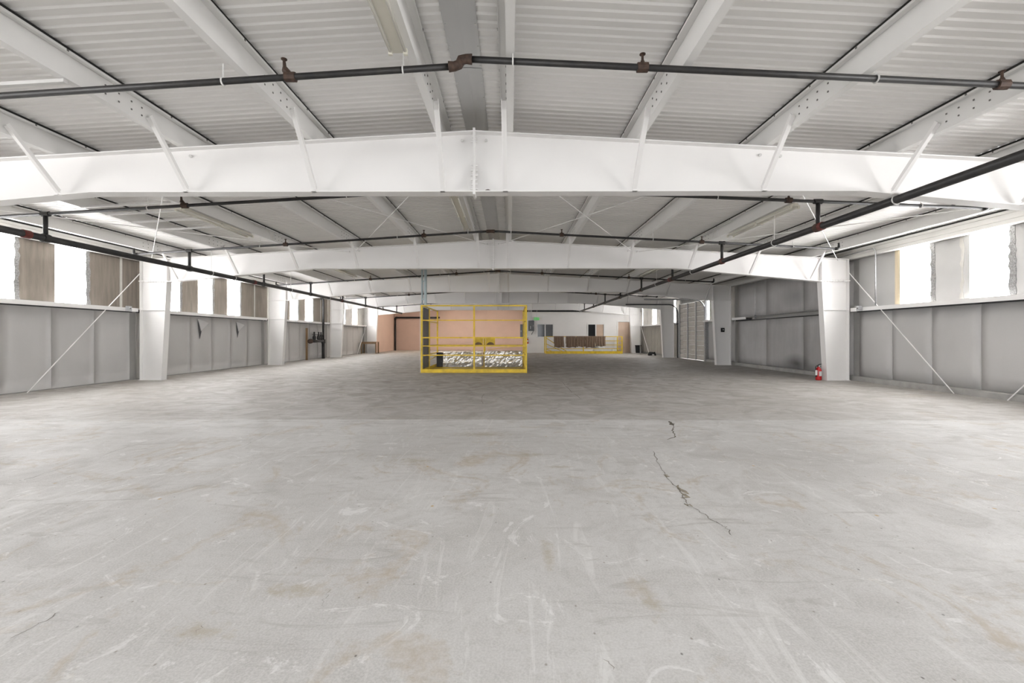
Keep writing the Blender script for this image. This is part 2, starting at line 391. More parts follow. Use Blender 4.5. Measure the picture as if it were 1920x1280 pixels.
# ------------------------------------------------------------------ steel frames
FW = .18; WT = .012
def frame(fi, D):
    near = ['nearest to the camera', 'second from the camera', 'third from the camera', 'fourth from the camera', 'farthest from the camera'][fi]
    t = thing('steel_frame', (0, D+FW/2, 0), f'white tapered steel portal frame, {near}', 'frame', 'white portal frames')
    wy0, wy1 = D+FW/2-WT/2, D+FW/2+WT/2; ft = .014
    for s in (-1, 1):
        xs = [0, 4.57, 8.98]
        top = [(0.012, rz(0)), (8.98, rz(8.98))]; bot = [(8.30, bz(8.30)), (4.57, bz(4.57)), (0.012, bz(0))]
        poly = [(s*a, z) for a, z in top+[(8.98, 2.52), (8.30, 2.52)]+bot[0:]]
        if s > 0: poly.reverse()
        r = part('rafter', MB().prism(poly, wy0, wy1), 'steel', t)
        def fl(a, bq, name='flange', par=r, th=ft):
            (xa, za), (xb, zb) = a, bq; dx, dz = xb-xa, zb-za; l = math.hypot(dx, dz); nx, nz = -dz/l*th, dx/l*th
            pl_ = [(s*xa, za), (s*xb, zb), (s*(xb+nx), zb+nz), (s*(xa+nx), za+nz)]
            return part(name, MB().prism(pl_ if s < 0 else pl_[::-1], D, D+FW), 'steel', par)
        fl((.012, rz(0)-ft), (8.98, rz(8.98)-ft)); fl((4.57, bz(4.57)), (.012, bz(0))); fl((8.30, bz(8.30)), (4.57, bz(4.57)))
        part('stiffener', MB().box(s*8.29, s*8.304, D+.002, D+FW-.002, 2.52, rz(8.3)-ft), 'steel', r)
        part('knee_plate', MB().box(s*8.26, s*9.0, D-.004, D+FW+.004, 2.505, 2.53), 'steel', r)
        bo = MB()
        for k in range(10):
            for yb in (D+.03, D+.15): bo.box(s*(8.33+.066*k)-.011, s*(8.33+.066*k)+.011, yb-.011, yb+.011, 2.49, 2.545)
        stuff(part('knee_bolt', bo, 'steel', r))
        part('apex_plate', MB().box(s*.0005, s*.014, D-.002, D+FW+.002, bz(0)-.045, rz(0)+.03), 'steel', r)
        ab = MB()
        for zz in (rz(0)-.07, rz(0)-.12, bz(0)+.03, bz(0)+.085, bz(0)+.14, bz(0)+.195, bz(0)+.25, bz(0)+.31):
            for yb in (D+.035, D+FW-.035): ab.tube([(s*.014, yb, zz), (s*.04, yb, zz)], .013, 6)
        stuff(part('apex_bolt', ab, 'steel', r))
        pts = [(8.98, 0), (8.98, 2.505), (8.30, 2.505), (8.44, 0)]
        poly = [(s*a, z) for a, z in pts]
        c = part('column', MB().prism(poly if s < 0 else poly[::-1], wy0, wy1), 'steel', t)
        fl((8.966, 0.0), (8.966, rz(8.98)-ft), 'flange', c, -ft)
        fl((8.30, 2.505), (8.44, 0.0), 'flange', c, -ft)
        part('base_plate', MB().box(s*8.42, s*9.0, D-.01, D+FW+.01, 0, .014), 'steel', c)
        part('girt_plate', MB().box(s*8.36, s*8.966, D+.02, D+FW-.02, 1.775, 1.787), 'steel', c)
        for xp in PX[:]:                              # struts from the purlin web down to the lower flange
            if xp > 8.2: continue
            br = MB(); za = rz(xp)+.05; zb = bz(xp)+.02
            br.bar((s*(xp-.03), D-.56, za+.03), (s*(xp-.02), D+.012, zb), .055, .007)
            br.bar((s*(xp-.055), D-.57, za+.045), (s*(xp-.045), D+.0, zb+.015), .007, .045)
            stuff(part('flange_brace', br, 'steel', t))
            part('brace_clip', MB().box(s*(xp-.045), s*(xp+.01), D-.025, D+.03, zb-.034, zb-.022), 'steel', t)
        if fi > 0:
            pass
        for xp in PX[:5]:                             # the matching struts on the far side
            part('rear_flange_brace', MB().bar((s*(xp-.03), D+FW+.56, rz(xp)+.08), (s*(xp-.02), D+FW-.012, bz(xp)+.02), .055, .007), 'steel', t)
    return t
for i, D in enumerate(FR):
    fo = frame(i, D)
    if i < 2:
        eb = MB()
        for x in (-3.66, -3.42, -.15, .14, 3.42, 3.66): eb.tube([(x, D+.062, rz(x)-.085), (x, D+.084, rz(x)-.085)], .018, 8)
        stuff(part('rod_anchor', eb, 'hanger', fo))
    if i == 0: part('rust_patch', MB().prism([(.06, 2.862), (.20, 2.862), (.19, 2.876), (.165, 2.886), (.14, 2.882), (.12, 2.87)][::-1], D+.081, D+.0838), 'rust', fo)

# ------------------------------------------------------------------ side walls
def wall(side):
    s = -1 if side == 'left' else 1
    if s < 0: wins = [(-2.7, -1.4), (-1.1, .1), (.4, 1.6), (1.9, 2.7), (6.6, 7.3), (8.1, 8.8), (9.6, 10.3), (12.65, 13.24), (14.03, 14.69), (15.49, 16.2), (18.4, 19.1), (19.9, 20.64), (21.4, 22.2), (24.6, 25.2), (26.1, 26.6), (27.8, 28.7)]
    else: wins = [(-2.7, -1.4), (-1.1, .1), (.4, 1.6), (1.9, 2.7), (6.55, 7.25), (8.05, 8.74), (9.55, 10.23), (20.10, 20.33), (24.12, 24.42), (26.1, 26.5), (27.3, 28.1), (30.08, 30.22)]
    ZG, ZT = 1.83, 3.055
    bk = MB(); xa, xb = s*(WX+.06), s*(WX+.14)
    door = (20.38, 23.42, 2.75)
    # the backing sheet, one outline with holes cut as strips
    def strip(y0, y1, z0, z1): bk.box(xa, xb, y0, y1, z0, z1)
    if s < 0: strip(YF, YB, 0, ZG)
    else: strip(YF, door[0], 0, ZG); strip(door[1], YB, 0, ZG)
    cur = YF
    holes = sorted(wins+([(door[0], door[1])] if s > 0 else []))
    for a, bq in holes:
        if a > cur: strip(cur, a, ZG, ZT)
        cur = bq
    strip(cur, YB, ZG, ZT); strip(YF, YB, ZT, 3.32)
    if s > 0: strip(door[0], door[1], door[2], ZT)
    w = struct('wall_'+side, bk, 'wallback', f'{side} side wall of pale insulated panels below and boards and bright panes above', 'wall')
    # lower insulation panels, each slightly pillowed
    def pillow(y0, y1, z0, z1, mat, nm, bulge=.028):
        mb = MB(); n, mz = 6, 6
        for j in range(mz+1):
            for i in range(n+1):
                u, v = i/n, j/mz
                h = min(1, 4*u*(1-u)*1.8)*min(1, 4*v*(1-v)*2.2)
                wob = .006*math.sin(v*9+y0*5)*(1 if 0 < i < n else 0)
                mb.v.append((s*(WX+.045-bulge*h+wob*h), y0+(y1-y0)*u+(.006*math.sin(6*v+y0*3) if i in (0, n) else 0), z0+(z1-z0)*v))
        for j in range(mz):
            for i in range(n):
                q = (j*(n+1)+i, j*(n+1)+i+1, (j+1)*(n+1)+i+1, (j+1)*(n+1)+i); mb.f.append(q if s < 0 else q[::-1])
        base = len(mb.v); ring = [(y0, z0), (y1, z0), (y1, z1), (y0, z1)]
        for y, z in ring: mb.v.append((s*(WX+.0595), y, z))
        cr = [0, n, (mz+1)*(n+1)-1, mz*(n+1)]
        mb.f.append((base, base+1, base+2, base+3) if s > 0 else (base+3, base+2, base+1, base))
        edges = [list(range(0, n+1)), [i*(n+1)+n for i in range(mz+1)], list(range((mz+1)*(n+1)-1, mz*(n+1)-1, -1)), [i*(n+1) for i in range(mz, -1, -1)]]
        for k, e in enumerate(edges): mb.f.append(tuple(e)+(base+(k+1) % 4, base+k))
        return part(nm, mb, mat, w, True)
    for k in range(7):
        y0 = ([YF]+FR+[30.3])[k]+(.19 if 0 < k < 6 else .02); y1 = (FR+[30.3, YB])[k]-.01
        n = max(1, round((y1-y0)/1.0))
        if s > 0 and k == 2:                          # bare dark bay
            for z0, z1 in ((.12, 1.74), (1.84, 3.05)):
                for i in range(3): pillow(y0+(y1-y0)*i/3+.003, y0+(y1-y0)*(i+1)/3-.003, z0, z1, 'darkpanel', 'grey_panel', .004)
            continue
        segs = [(y0+(y1-y0)*i/n, y0+(y1-y0)*(i+1)/n) for i in range(n)]
        if s > 0 and k == 3: segs = [(y0, 19.2), (19.2, door[0]-.08), (door[1]+.04, y1)]
        for a, bq in segs:
            if s > 0 and k >= 4:                      # ribbed bare sheet
                poly = []; m_ = max(2, int((bq-a)/.2)); st_ = (bq-a)/m_
                for q in range(m_): poly += [(a+q*st_, WX+.05), (a+q*st_+st_*.6, WX+.05), (a+q*st_+st_*.7, WX+.02), (a+q*st_+st_*.9, WX+.02)]
                poly += [(bq, WX+.05), (bq, WX+.059), (a, WX+.059)]
                part('wall_panel', MB().prism([(x, y) for y, x in poly], .1, 1.74, 'z'), 'ribbed', w)
            else: pillow(a+.004, bq-.004, .12 if s > 0 else .02, 1.73, 'wallpanel', 'insulation_panel')
    # upper boards between the panes
    cur = YF+.02
    for a, bq in holes+[(YB, YB)]:
        if a-cur > .05 and not (s > 0 and 11.6 < (a+cur)/2 < 18.5 and False):
            segs = []
            y0, y1 = cur, a
            if s > 0 and y0 < 11.6 < y1:              # boards stop at the dark bay
                part('grey_board', MB().box(s*(WX+.03), s*(WX+.058), 10.40, 11.49, ZG, ZT), 'greyupper', w)
                part('grey_board', MB().box(s*(WX+.03), s*(WX+.058), 17.83, y1, ZG, ZT), 'beige', w)
                part('wood_strip', MB().box(s*(WX-.01), s*(WX+.058), 10.24, 10.38, ZG, ZT), 'stud', w)
            else:
                mt = 'ply' if s < 0 and y0 < 23 else ('greyupper' if y0 < 15 else 'beige')
                if s > 0 and y0 < 11: mt = 'greyupper'
                cuts = [y0]
                while y1-cuts[-1] > 1.25: cuts.append(cuts[-1]+.93)
                cuts.append(y1)
                for p, q in zip(cuts, cuts[1:]):
                    part('board', MB().box(s*(WX+.035), s*(WX+.058), p+.004, q-.004, ZG, ZT), mt, w)
                    if q < y1-.01: part('seam_tape', MB().box(s*(WX+.028), s*(WX+.0349), q-.035, q+.035, ZG, ZT), 'beige', w)
                # foil tape along the nearer edge of the board, ragged
                if y1-y0 > .3 and y0 > 5 and bq != YB:
                    yt = y0 if s < 0 else y1
                    for yy, wd in (((y0, .09),) if s < 0 else ((y1-.10, .10), (y0+.12, .05))):
                        L = []; R = []
                        for i in range(15):
                            z = ZG+(ZT-ZG)*i/14; L.append((yy+random.uniform(-.02, .012), z)); R.append((yy+wd+random.uniform(-.025, .025), z))
                        pp = L+R[::-1]
                        part('foil_tape', MB().prism(pp if s < 0 else pp[::-1], s*(WX+.026), s*(WX+.0345), 'x'), 'tape' if wd > .06 else 'beige', w)
        cur = bq
    # girt
    gsp = [(YF, FR[0]-.01)]+[(FR[i]+.19, FR[i+1]-.01) for i in range(4)]+[(FR[4]+.19, YB-.1)]
    for i, (a, bq) in enumerate(gsp):
        if s > 0 and i == 2: a = 16.6
        if s > 0 and i == 3: part('girt', MB().box(s*9.0, s*(WX+.05), a, door[0]-.1, 1.745, ZG-.005), 'steel', w); a = door[1]+.08
        part('girt', MB().prism([(s*9.0, ZG-.095), (s*9.0, ZG-.005), (s*(WX+.05), ZG-.005), (s*(WX+.05), ZG-.02), (s*9.012, ZG-.02), (s*9.012, ZG-.095)][::(1 if s > 0 else -1)], a, bq), 'steel', w)
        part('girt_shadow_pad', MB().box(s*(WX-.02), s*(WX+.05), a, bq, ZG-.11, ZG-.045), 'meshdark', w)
    return w, wins
wallL, winsL = wall('left'); wallR, winsR = wall('right')
# the bright fibreglass panes
def pane(n, s, y0, y1, idx, cnt):
    side = 'left' if s < 0 else 'right'
    mb = MB(); N = max(6, int((y1-y0)/.035)); poly = []
    for i in range(N+1): poly.append((s*(WX+.075+.006*math.cos(i*math.pi)), y0+(y1-y0)*i/N))
    poly += [(s*(WX+.095), y1), (s*(WX+.095), y0)]
    mb.prism(poly if s > 0 else poly[::-1], 1.83, 3.055, 'z')
    where = f'{ORD[idx]} one in view on the {side} wall counting from the camera' if idx >= 0 else f'unseen light for the near hall, before the view begins on the {side} wall'
    return struct(f'window_{n}', mb, 'fibre', f'bright white translucent wall pane, {where}', 'window')
n = 1
for s, wins in ((-1, winsL), (1, winsR)):
    vis = [w for w in wins if w[0] > 7.5]
    for w in wins:
        o = pane(n, s, w[0], w[1], vis.index(w) if w in vis else -1, len(vis)); n += 1
        if w not in vis: o['group'] = 'panes beside and behind the camera'  # unseen panes; the widest were added to light the near hall
struct('baseboard_right', MB().prism([(9.10, 0), (9.24, 0), (9.24, .118), (9.13, .118), (9.10, .10)][::-1], YF, 20.35), 'conc', 'low grey concrete curb along the foot of the right wall', 'curb')

wf = struct('wall_front', None, None, 'unseen front wall behind the camera, its wide opening added for daylight', 'wall')  # opening added out of view, narrowed to limit light on the columns
for s in (-1, 1): part('wall_sheet', MB().prism([(s*OPEN_W, 0), (s*9.32, 0), (s*9.32, 3.28), (s*OPEN_W, 3.5)][::s], YF-.15, YF-.02), 'wallpanel', wf)
# ------------------------------------------------------------------ end of the hall: pink room and white office
wb = struct('wall_back', MB().box(-9.3, 9.3, YB, YB+.15, 0, 3.75), 'pink', 'pink painted end wall of the hall', 'wall')
struct('wall_back_side', MB().box(-8.85, -8.70, 30.1, YB, 0, 3.4), 'pink', 'pink side wall of the far recess beside the end column', 'wall')
struct('wall_back_return', MB().box(-9.23, -8.70, 30.075, 30.099, 0, 3.2), 'office', 'narrow pale wall return behind the last left column', 'wall')
for zz in (.62, 1.22, 1.82, 2.42):
    part('block_course', MB().box(-8.69, 1.42, YB-.004, YB-.0005, zz, zz+.592), 'pink', wb)
part('block_course', MB().box(-8.69, 1.42, YB-.004, YB-.0005, .01, .612), 'pink', wb)
YO = 30.5
ow = struct('wall_office', None, None, 'white office partition at the far right with two dark windows and a doorway', 'wall')
holes = [(2.28, 3.30, 1.085, 1.90), (5.67, 6.70, 1.085, 1.90)]
def yb(x0, x1, z0, z1, mat='office', nm='partition', y0=YO, y1=YO+.12, par=ow): return part(nm, MB().box(x0, x1, y0, y1, z0, z1), mat, par)
cur = 1.44
for (a, bq, z0, z1) in holes:
    yb(cur, a, 0, 2.74); yb(a, bq, 0, z0); yb(a, bq, z1, 2.74); cur = bq
yb(cur, 7.60, 0, 2.74)
yb(7.60, 8.55, 2.08, 2.74); yb(8.55, 9.2, 0, 2.74)
part('partition', MB().box(1.44, 1.56, YO+.12, YB, 0, 2.74), 'office', ow)
part('void_shade_sheet', MB().box(1.44, 9.2, YO+.5, YO+.55, 2.5, 3.7), 'black', ow)  # black sheet stands in for the dark gap above the office
for k, (a, bq, z0, z1) in enumerate(holes):
    wn = struct(f'window_{n}', MB().box(a, bq, YO+.05, YO+.07, z0, z1), 'glass', ('dark sliding office window right of the electrical panel' if k == 0 else 'office window with one dark and one tan pane above the draped railing'), 'window'); n += 1
    for nm, bx in (('frame', (a-.07, a, z0-.07, z1+.07)), ('frame', (bq, bq+.07, z0-.07, z1+.07)), ('frame', (a, bq, z1, z1+.07)), ('frame', (a, bq, z0-.07, z0)), ('mullion', ((a+bq)/2-.035, (a+bq)/2+.03, z0, z1))):
        part(nm, MB().box(bx[0], bx[1], YO-.025, YO+.04, bx[2], bx[3]), 'trim', wn)
    if k == 1: part('pane', MB().box((a+bq)/2+.03, bq-.01, YO+.02, YO+.045, z0, z1), 'tan', wn)
    else: part('pane', MB().box((a+bq)/2+.03, bq-.01, YO+.02, YO+.045, z0, z1), 'panelgrey', wn)
dr = struct('door_2', MB().box(7.68, 8.47, YO+.03, YO+.07, 0.01, 2.06), 'tan', 'tan door at the right end of the white office wall', 'door')
for bx in ((7.60, 7.67, 0, 2.13), (8.48, 8.55, 0, 2.13), (7.67, 8.48, 2.07, 2.13)): part('door_frame', MB().box(bx[0], bx[1], YO-.03, YO+.10, bx[2], bx[3]), 'trim', dr)
part('knob', MB().tube([(8.38, YO+.03, 1.0), (8.38, YO-.02, 1.0)], .03, 8), 'galv', dr)

# ------------------------------------------------------------------ overhead sectional door on the right wall
d1 = struct('door_1', None, None, 'beige overhead sectional door with perforated stiles in the right wall', 'door')
DY0, DY1 = 20.33, 23.46
ns_ = 12
for i in range(ns_):
    z0 = .02+i*2.72/ns_; z1 = .02+(i+1)*2.72/ns_
    part('slat', MB().prism([(9.20, z0-.006), (9.14, z0+.02), (9.14, z1-.03), (9.20, z1-.007)][::-1], DY0, DY1), 'doorslat', d1)
for y in (DY0+1.0, DY0+1.98, DY1-.08):
    st = part('stile', MB().box(9.10, 9.138, y-.05, y+.05, .02, 2.72), 'galv', d1)
    mb = MB()
    for k in range(44): mb.box(9.085, 9.0995, y-.045, y+.045, .06+k*.061, .098+k*.061)
    stuff(part('hole_light_tab', mb, 'plastic', st))  # white tabs stand in for light leaking through the stile holes
for y in (DY0-.06, DY1+.06):
    pts = [(9.08, y, 0), (9.08, y, 2.3)]+[(9.08-.45*(1-math.cos(a)), y, 2.3+.45*math.sin(a)) for a in (.3, .6, .9, 1.2, 1.5708)]+[(6.4, y, 2.75)]
    part('track', MB().tube(pts, .03, 6), 'galv' if y < 21 else 'meshdark', d1)
part('jamb', MB().box(9.06, 9.22, DY0-.16, DY0-.1, 0, 2.8), 'galv', d1)

# ------------------------------------------------------------------ sprinkler pipes
def ring(c, r, axis, w=.022, t=.005):
    p = [(c[0]+(r+t)*math.cos(a) if axis == 'y' else c[0], c[1] if axis == 'y' else c[1]+(r+t)*math.cos(a), c[2]+(r+t)*math.sin(a)) for a in [i*math.pi/6 for i in range(12)]]
    return MB().tube(p, .008, 5, True)
def main_pipe(x, z, y0, y1, hang, reds, label, r=.05):
    t = thing('main_pipe', (x, y0, z), label, 'pipe', 'sprinkler mains')
    part('pipe', MB().tube([(x, y0, z), (x, y1, z)], r, 14), 'pipe', t, True)
    for y in reds: part('coupling', MB().tube([(x, y-.05, z), (x, y+.05, z)], r*1.22, 12), 'red', t)
    for y in hang:
        h = part('hanger', ring((x, y, z), r, 'y'), 'hanger', t)
        part('hanger_rod', MB().tube([(x, y, z+r), (x, y, bz(x)+.0 if any(abs(y-f) < .4 for f in FR) else rz(x)+.05)], .006, 6), 'hanger', h)
    return t
main_pipe(-6.62, 2.605, YF+.3, 29.6, [5.48, 10.7, 11.6, 14.6, 17.7, 23.85], [6.59, 12.5, 19.0], 'long black sprinkler main under the left side of the roof')
main_pipe(5.06, 2.755, YF+.3, 30.2, [5.48, 8.0, 11.6, 14.4, 17.7, 23.85], [6.81, 9.95, 13.2], 'long black sprinkler main under the right side of the roof')
def head(t, x, y, z, tall=.11, mat='rust'):
    h = part('sprinkler_tee', MB().tube([(x-.045, y, z), (x+.045, y, z)], .042, 8), mat, t)
    if tall > .12: mb = MB().tube([(x, y, z), (x-.02, y, z+.035), (x-.045, y, z+.06), (x-.05, y, z+.09), (x-.055, y, z+tall)], [.03, .027, .03, .016, .012], 8); x -= .055
    else: mb = MB().tube([(x, y, z), (x, y, z+.045), (x, y, z+tall*.6), (x, y, z+tall)], [.026, .02, .011, .011], 8)
    mb.lathe([(.012, z+tall-.002), (.026, z+tall), (.026, z+tall+.006), (.01, z+tall+.012)], x, y, 10)
    stuff(part('sprinkler_head', mb, mat, h))
def branch(i, y, zc, zr, sl, sr, xl, xr, risers=True, r=.024):
    lab = ['nearest branch pipe, jogged at the ridge', 'second branch pipe, just beyond the nearest frame', 'third branch pipe, just before the second frame'][i] if i < 3 else f'{ORD[i]} branch pipe from the camera'
    t = thing('branch_pipe', (0, y, zc), 'black sprinkler branch following the roof slope, '+lab, 'pipe', 'sprinkler branches')
    zl = lambda x: zc-sl*abs(x)
    zrr = lambda x: zr-sr*abs(x)
    part('pipe', MB().tube([(xl, y, zl(xl)), (-.03, y, zl(.03))], r, 10), 'pipe', t, True)
    part('pipe', MB().tube([(.03, y, zrr(.03)), (xr, y, zrr(xr))], r, 10), 'pipe', t, True)
    jog = zr-zc
    p = [(-.10, y, zl(.1)), (-.05, y, zl(.05)), (-.01, y, zc+.012), (0.0, y, zc+jog*.5), (.0, y, zr-.012), (.05, y, zrr(.05)), (.10, y, zrr(.1))] if jog > .02 else [(-.09, y, zl(.09)), (0, y, zc), (.09, y, zrr(.09))]
    part('elbow', MB().tube(p, [r*1.6]+[r*1.45]*(len(p)-2)+[r*1.6], 10), 'rust', t, True)
    for x in (-4.5, -1.46):
        if x > xl: head(t, x, y, zl(x), .15 if i < 2 else .11)
    for x in (1.56, 4.62):
        if x < xr: head(t, x, y, zrr(x))
    for x, f in ((xl, zl), (xr, zrr)):
        if abs(x) > 6:
            q = 1 if x > 0 else -1
            part('end_elbow', MB().tube([(x-q*.03, y, f(x)), (x+q*.03, y, f(x)+.004), (x+q*.045, y, f(x)+.03), (x+q*.045, y, f(x)+.13)], [.035, .033, .028, .016], 8), 'pipe', t, True)
    for x in (-5.06, -2.04, -.49, .45, 3.55, 6.6):
        f = zl if x < 0 else zrr
        if xl < x < xr:
            h = part('hanger', MB().tube([(x, y+(r+.006)*math.cos(a), f(x)+(r+.006)*math.sin(a)) for a in [k*math.pi/6 for k in range(12)]], .007, 5, True), 'hanger', t)
            part('hanger_rod', MB().tube([(x, y, f(x)+r), (x, y, rz(x)+.012)], .0065, 6), 'hanger', h)
    if risers:
        for x, zm, f in ((-6.62, 2.605, zl), (5.06, 2.755, zrr)):
            part('riser', MB().tube([(x, y, zm+.03), (x, y, f(x))], .030, 10), 'pipe', t, True)
            part('tee', MB().tube([(x-.06, y, f(x)), (x+.06, y, f(x))], .040, 8), 'pipe', t)
            part('saddle', MB().tube([(x, y-.045, zm), (x, y+.045, zm)], .066, 10), 'rust' if x > 0 else 'pipe', t)
    return t
b0 = branch(0, 3.9, 3.435, 3.497, .062, .051, -4.6, 5.06, False, .027)
part('riser', MB().tube([(5.06, 3.9, 2.79), (5.06, 3.9, 3.24)], .03, 10), 'pipe', b0, True)
branch(1, 6.87, 3.357, 3.357, .058, .042, -7.8, 7.56)
for i, y in enumerate((9.97, 13.0, 16.06, 19.12, 22.18, 25.24, 28.3)): branch(i+2, y, 3.42, 3.42, .064, .052, -7.8, 7.56)

# ------------------------------------------------------------------ bracing rods
def rod(p, q, label, cat='rod', sag=0, r=.008, grp='bracing rods'):
    pts = []
    for k in range(9):
        t = k/8; pts.append((p[0]+(q[0]-p[0])*t, p[1]+(q[1]-p[1])*t, p[2]+(q[2]-p[2])*t-sag*4*t*(1-t)))
    return solo('brace_rod', MB().tube(pts, r, 6), 'steel', label, cat, grp)
A, B = FR[0]+.1, FR[1]+.08
for s in (-1, 1):
    sd = 'left' if s < 0 else 'right'
    rod((s*.15, A, 3.47), (s*3.5, B, 3.30), f'thin white roof rod {sd} of the ridge running outward from the nearest apex', grp='roof rods')
    rod((s*3.5, A, 3.28), (s*.2, B, 3.47), f'thin white roof rod {sd} of the ridge running inward to the second frame apex', grp='roof rods')
    rod((s*3.7, A, 3.27), (s*8.75, B, 3.04), f'white roof rod ending at the second {sd} column top', sag=.03 if s < 0 else 0, grp='roof rods')
    rod((s*8.75, A, 3.0), (s*3.7, B, 3.27), f'thin white outer roof rod {sd} side running in to the second frame', grp='roof rods')
    rod((s*9.0, B, 2.76), (s*9.07, 8.9, .0), f'white diagonal wall rod from the second {sd} column down to the floor', r=.010, grp='wall rods')
    rod((s*9.0, FR[0]+.1, 2.76), (s*9.07, 7.95, .0), f'white diagonal wall rod rising toward the nearest frame on the {sd}', r=.010, grp='wall rods')
    rod((s*9.0, 29.9, 1.85), (s*9.05, 28.2, 0), f'white diagonal wall rod near the far end of the {sd} wall', r=.018, grp='wall rods')

# ------------------------------------------------------------------ strip lights and roof bars
def strip_light(x, y0, y1, label, dz=0):
    z = rz(x)-.004-dz
    t = thing('strip_light', (x, y0, z), label, 'light', 'unlit strip lights')
    part('housing', MB().prism([(x-.035, z), (x-.05, z-.05), (x+.05, z-.05), (x+.035, z)], y0, y1), 'lightbody', t)
    for dx in (-.062, .062):
        part('tube', MB().tube([(x+dx, y0+.05, z-.062), (x+dx, y1-.05, z-.062)], .013, 8), 'tube', t, True)
        for y in (y0+.03, (y0+y1)/2, y1-.03): part('socket', MB().box(x+dx-.016, x+dx+.016, y-.014, y+.014, z-.085, z-.035), 'lightbody', t)
    return t
strip_light(-.50, 1.35, 3.79, 'unlit cream strip light under the ridge purlin at the top of the view')
strip_light(-.52, 7.66, 10.1, 'unlit strip light near the ridge beyond the nearest frame')
strip_light(-5.06, 7.5, 9.6, 'unlit strip light on the left beside the white roof bars')
strip_light(5.06, 7.4, 9.6, 'unlit strip light on the right with a bracket box at its near end')
strip_light(-5.06, 13.7, 16.1, 'unlit strip light far left beyond the second frame')
strip_light(5.06, 13.7, 16.1, 'unlit strip light far right beyond the second frame')
bars = [(-6.45, -5.03, 7.27, 'first'), (-6.45, -5.03, 7.72, 'second'), (-6.45, -5.03, 8.25, 'third'), (-6.45, -5.03, 8.85, 'fourth')]
for x0, x1, y, o_ in bars:
    solo('roof_bar', MB().prism([(x0, rz(x0)-.03), (x1, rz(x1)-.03), (x1, rz(x1)), (x0, rz(x0))], y-.02, y+.02), 'hanger', f'white bar spanning two left purlins, {o_} of four from the camera', 'bar', 'white roof bars')
solo('roof_bar', MB().prism([(-5.0, rz(5.0)-.03), (-3.47, rz(3.47)-.03), (-3.47, rz(3.47)), (-5.0, rz(5.0))], 3.95, 3.99), 'hanger', 'short white bar between purlins at the upper left edge of the view', 'bar', 'white roof bars')
for s, sd in ((-1, 'left'), (1, 'right')):
    x = s*4.92; y = 10.2 if s < 0 else 10.0
    t = thing('conduit_drop', (x, y, 3.4), f'pair of bent white conduits dropping down a {sd} purlin', 'conduit', 'purlin conduits')
    for dy in (-.09, .09):
        part('conduit', MB().tube([(x, y+dy*8, rz(4.92)+.17), (x, y+dy*2, rz(4.92)+.17), (x, y+dy*1.2, rz(4.92)+.15), (x, y+dy, rz(4.92)+.1), (x, y+dy, rz(4.92)-.0)], .011, 6), 'purlin', t)

# ------------------------------------------------------------------ yellow lift cage
cx0, cx1, cy0, cy1 = -2.265, .925, 13.88, 16.9
cage = thing('lift_cage', ((cx0+cx1)/2, (cy0+cy1)/2, 0), 'yellow steel safety cage around the floor opening in mid hall', 'cage')
def post(x, y, z1=2.07, z0=0, w=.05): return part('post', MB().box(x-w/2, x+w/2, y-w/2, y+w/2, z0, z1), 'yellow', cage)
def rail(p, q, w=.038, mat='yellow'): return part('rail', MB().bar(p, q, w, w), mat, cage)
xm = -.665
for x in (cx0, xm, cx1): post(x, cy0)
for x in (cx0, cx1): post(x, cy1)
post(cx0, 15.15); post(cx1, 15.15); post(-.51, cy1-.1, 1.05, 0, .075)
for z in (2.05, 1.605, 1.075, .82, .54):
    rail((cx0, cy0, z), (cx1, cy0, z), .042 if z in (2.05, 1.075) else .032)
for z in (2.05, 1.605, 1.075, .80, .52):
    for x in (cx0, cx1): rail((x, cy0, z), (x, cy1, z), .036)
rail((cx0, cy1, .79), (cx1, cy1, .79), .028)
for z in (.33, .54): rail((xm+.15, cy1-.35, z), (cx1, cy1-.35, z), .028)
rail((cx0, cy0+.05, .25), (cx0+.05, cy1, .45), .02)
rail((-.4, cy1-.02, .62), (cx1, cy1-.02, .77), .015)
part('toe_plate', MB().box(cx0, cx1, cy0-.03, cy0-.02, 0.005, .115), 'yellow', cage)
for x in (cx0, cx1): part('toe_plate', MB().box(x-.006, x+.006, cy0, cy1, .005, .11), 'yellow', cage)
part('floor_plate', MB().box(cx0+.01, cx1-.01, cy0, cy1, .003, .015), 'yellow', cage)
mp = part('mesh_panel', MB().box(cx0+.03, cx0+.04, cy0+.08, 14.85, .12, 2.0), 'meshdark', cage)
for z in (.5, 1.06, 1.6): part('panel_bar', MB().box(cx0+.041, cx0+.05, cy0+.08, 14.85, z, z+.03), 'yellow', mp)
for s in (-1, 1):                                    # two plates with half-round cut-outs on the middle rear post
    xc = -.51+s*.22; poly = [(xc-.17, 1.05), (xc-.17, .80)]
    poly += [(xc-.14, .80)]+[(xc-.14*math.cos(a), .80+.10*math.sin(a)) for a in [k*math.pi/8 for k in range(1, 8)]]+[(xc+.14, .80), (xc+.17, .80), (xc+.17, 1.05)]
    pl2 = part('guard_plate', MB().prism(poly, cy1-.16, cy1-.15), 'yellow', cage)
    part('guard_back', MB().box(xc-.165, xc+.165, cy1-.12, cy1-.11, .80, 1.045), 'wood', pl2)
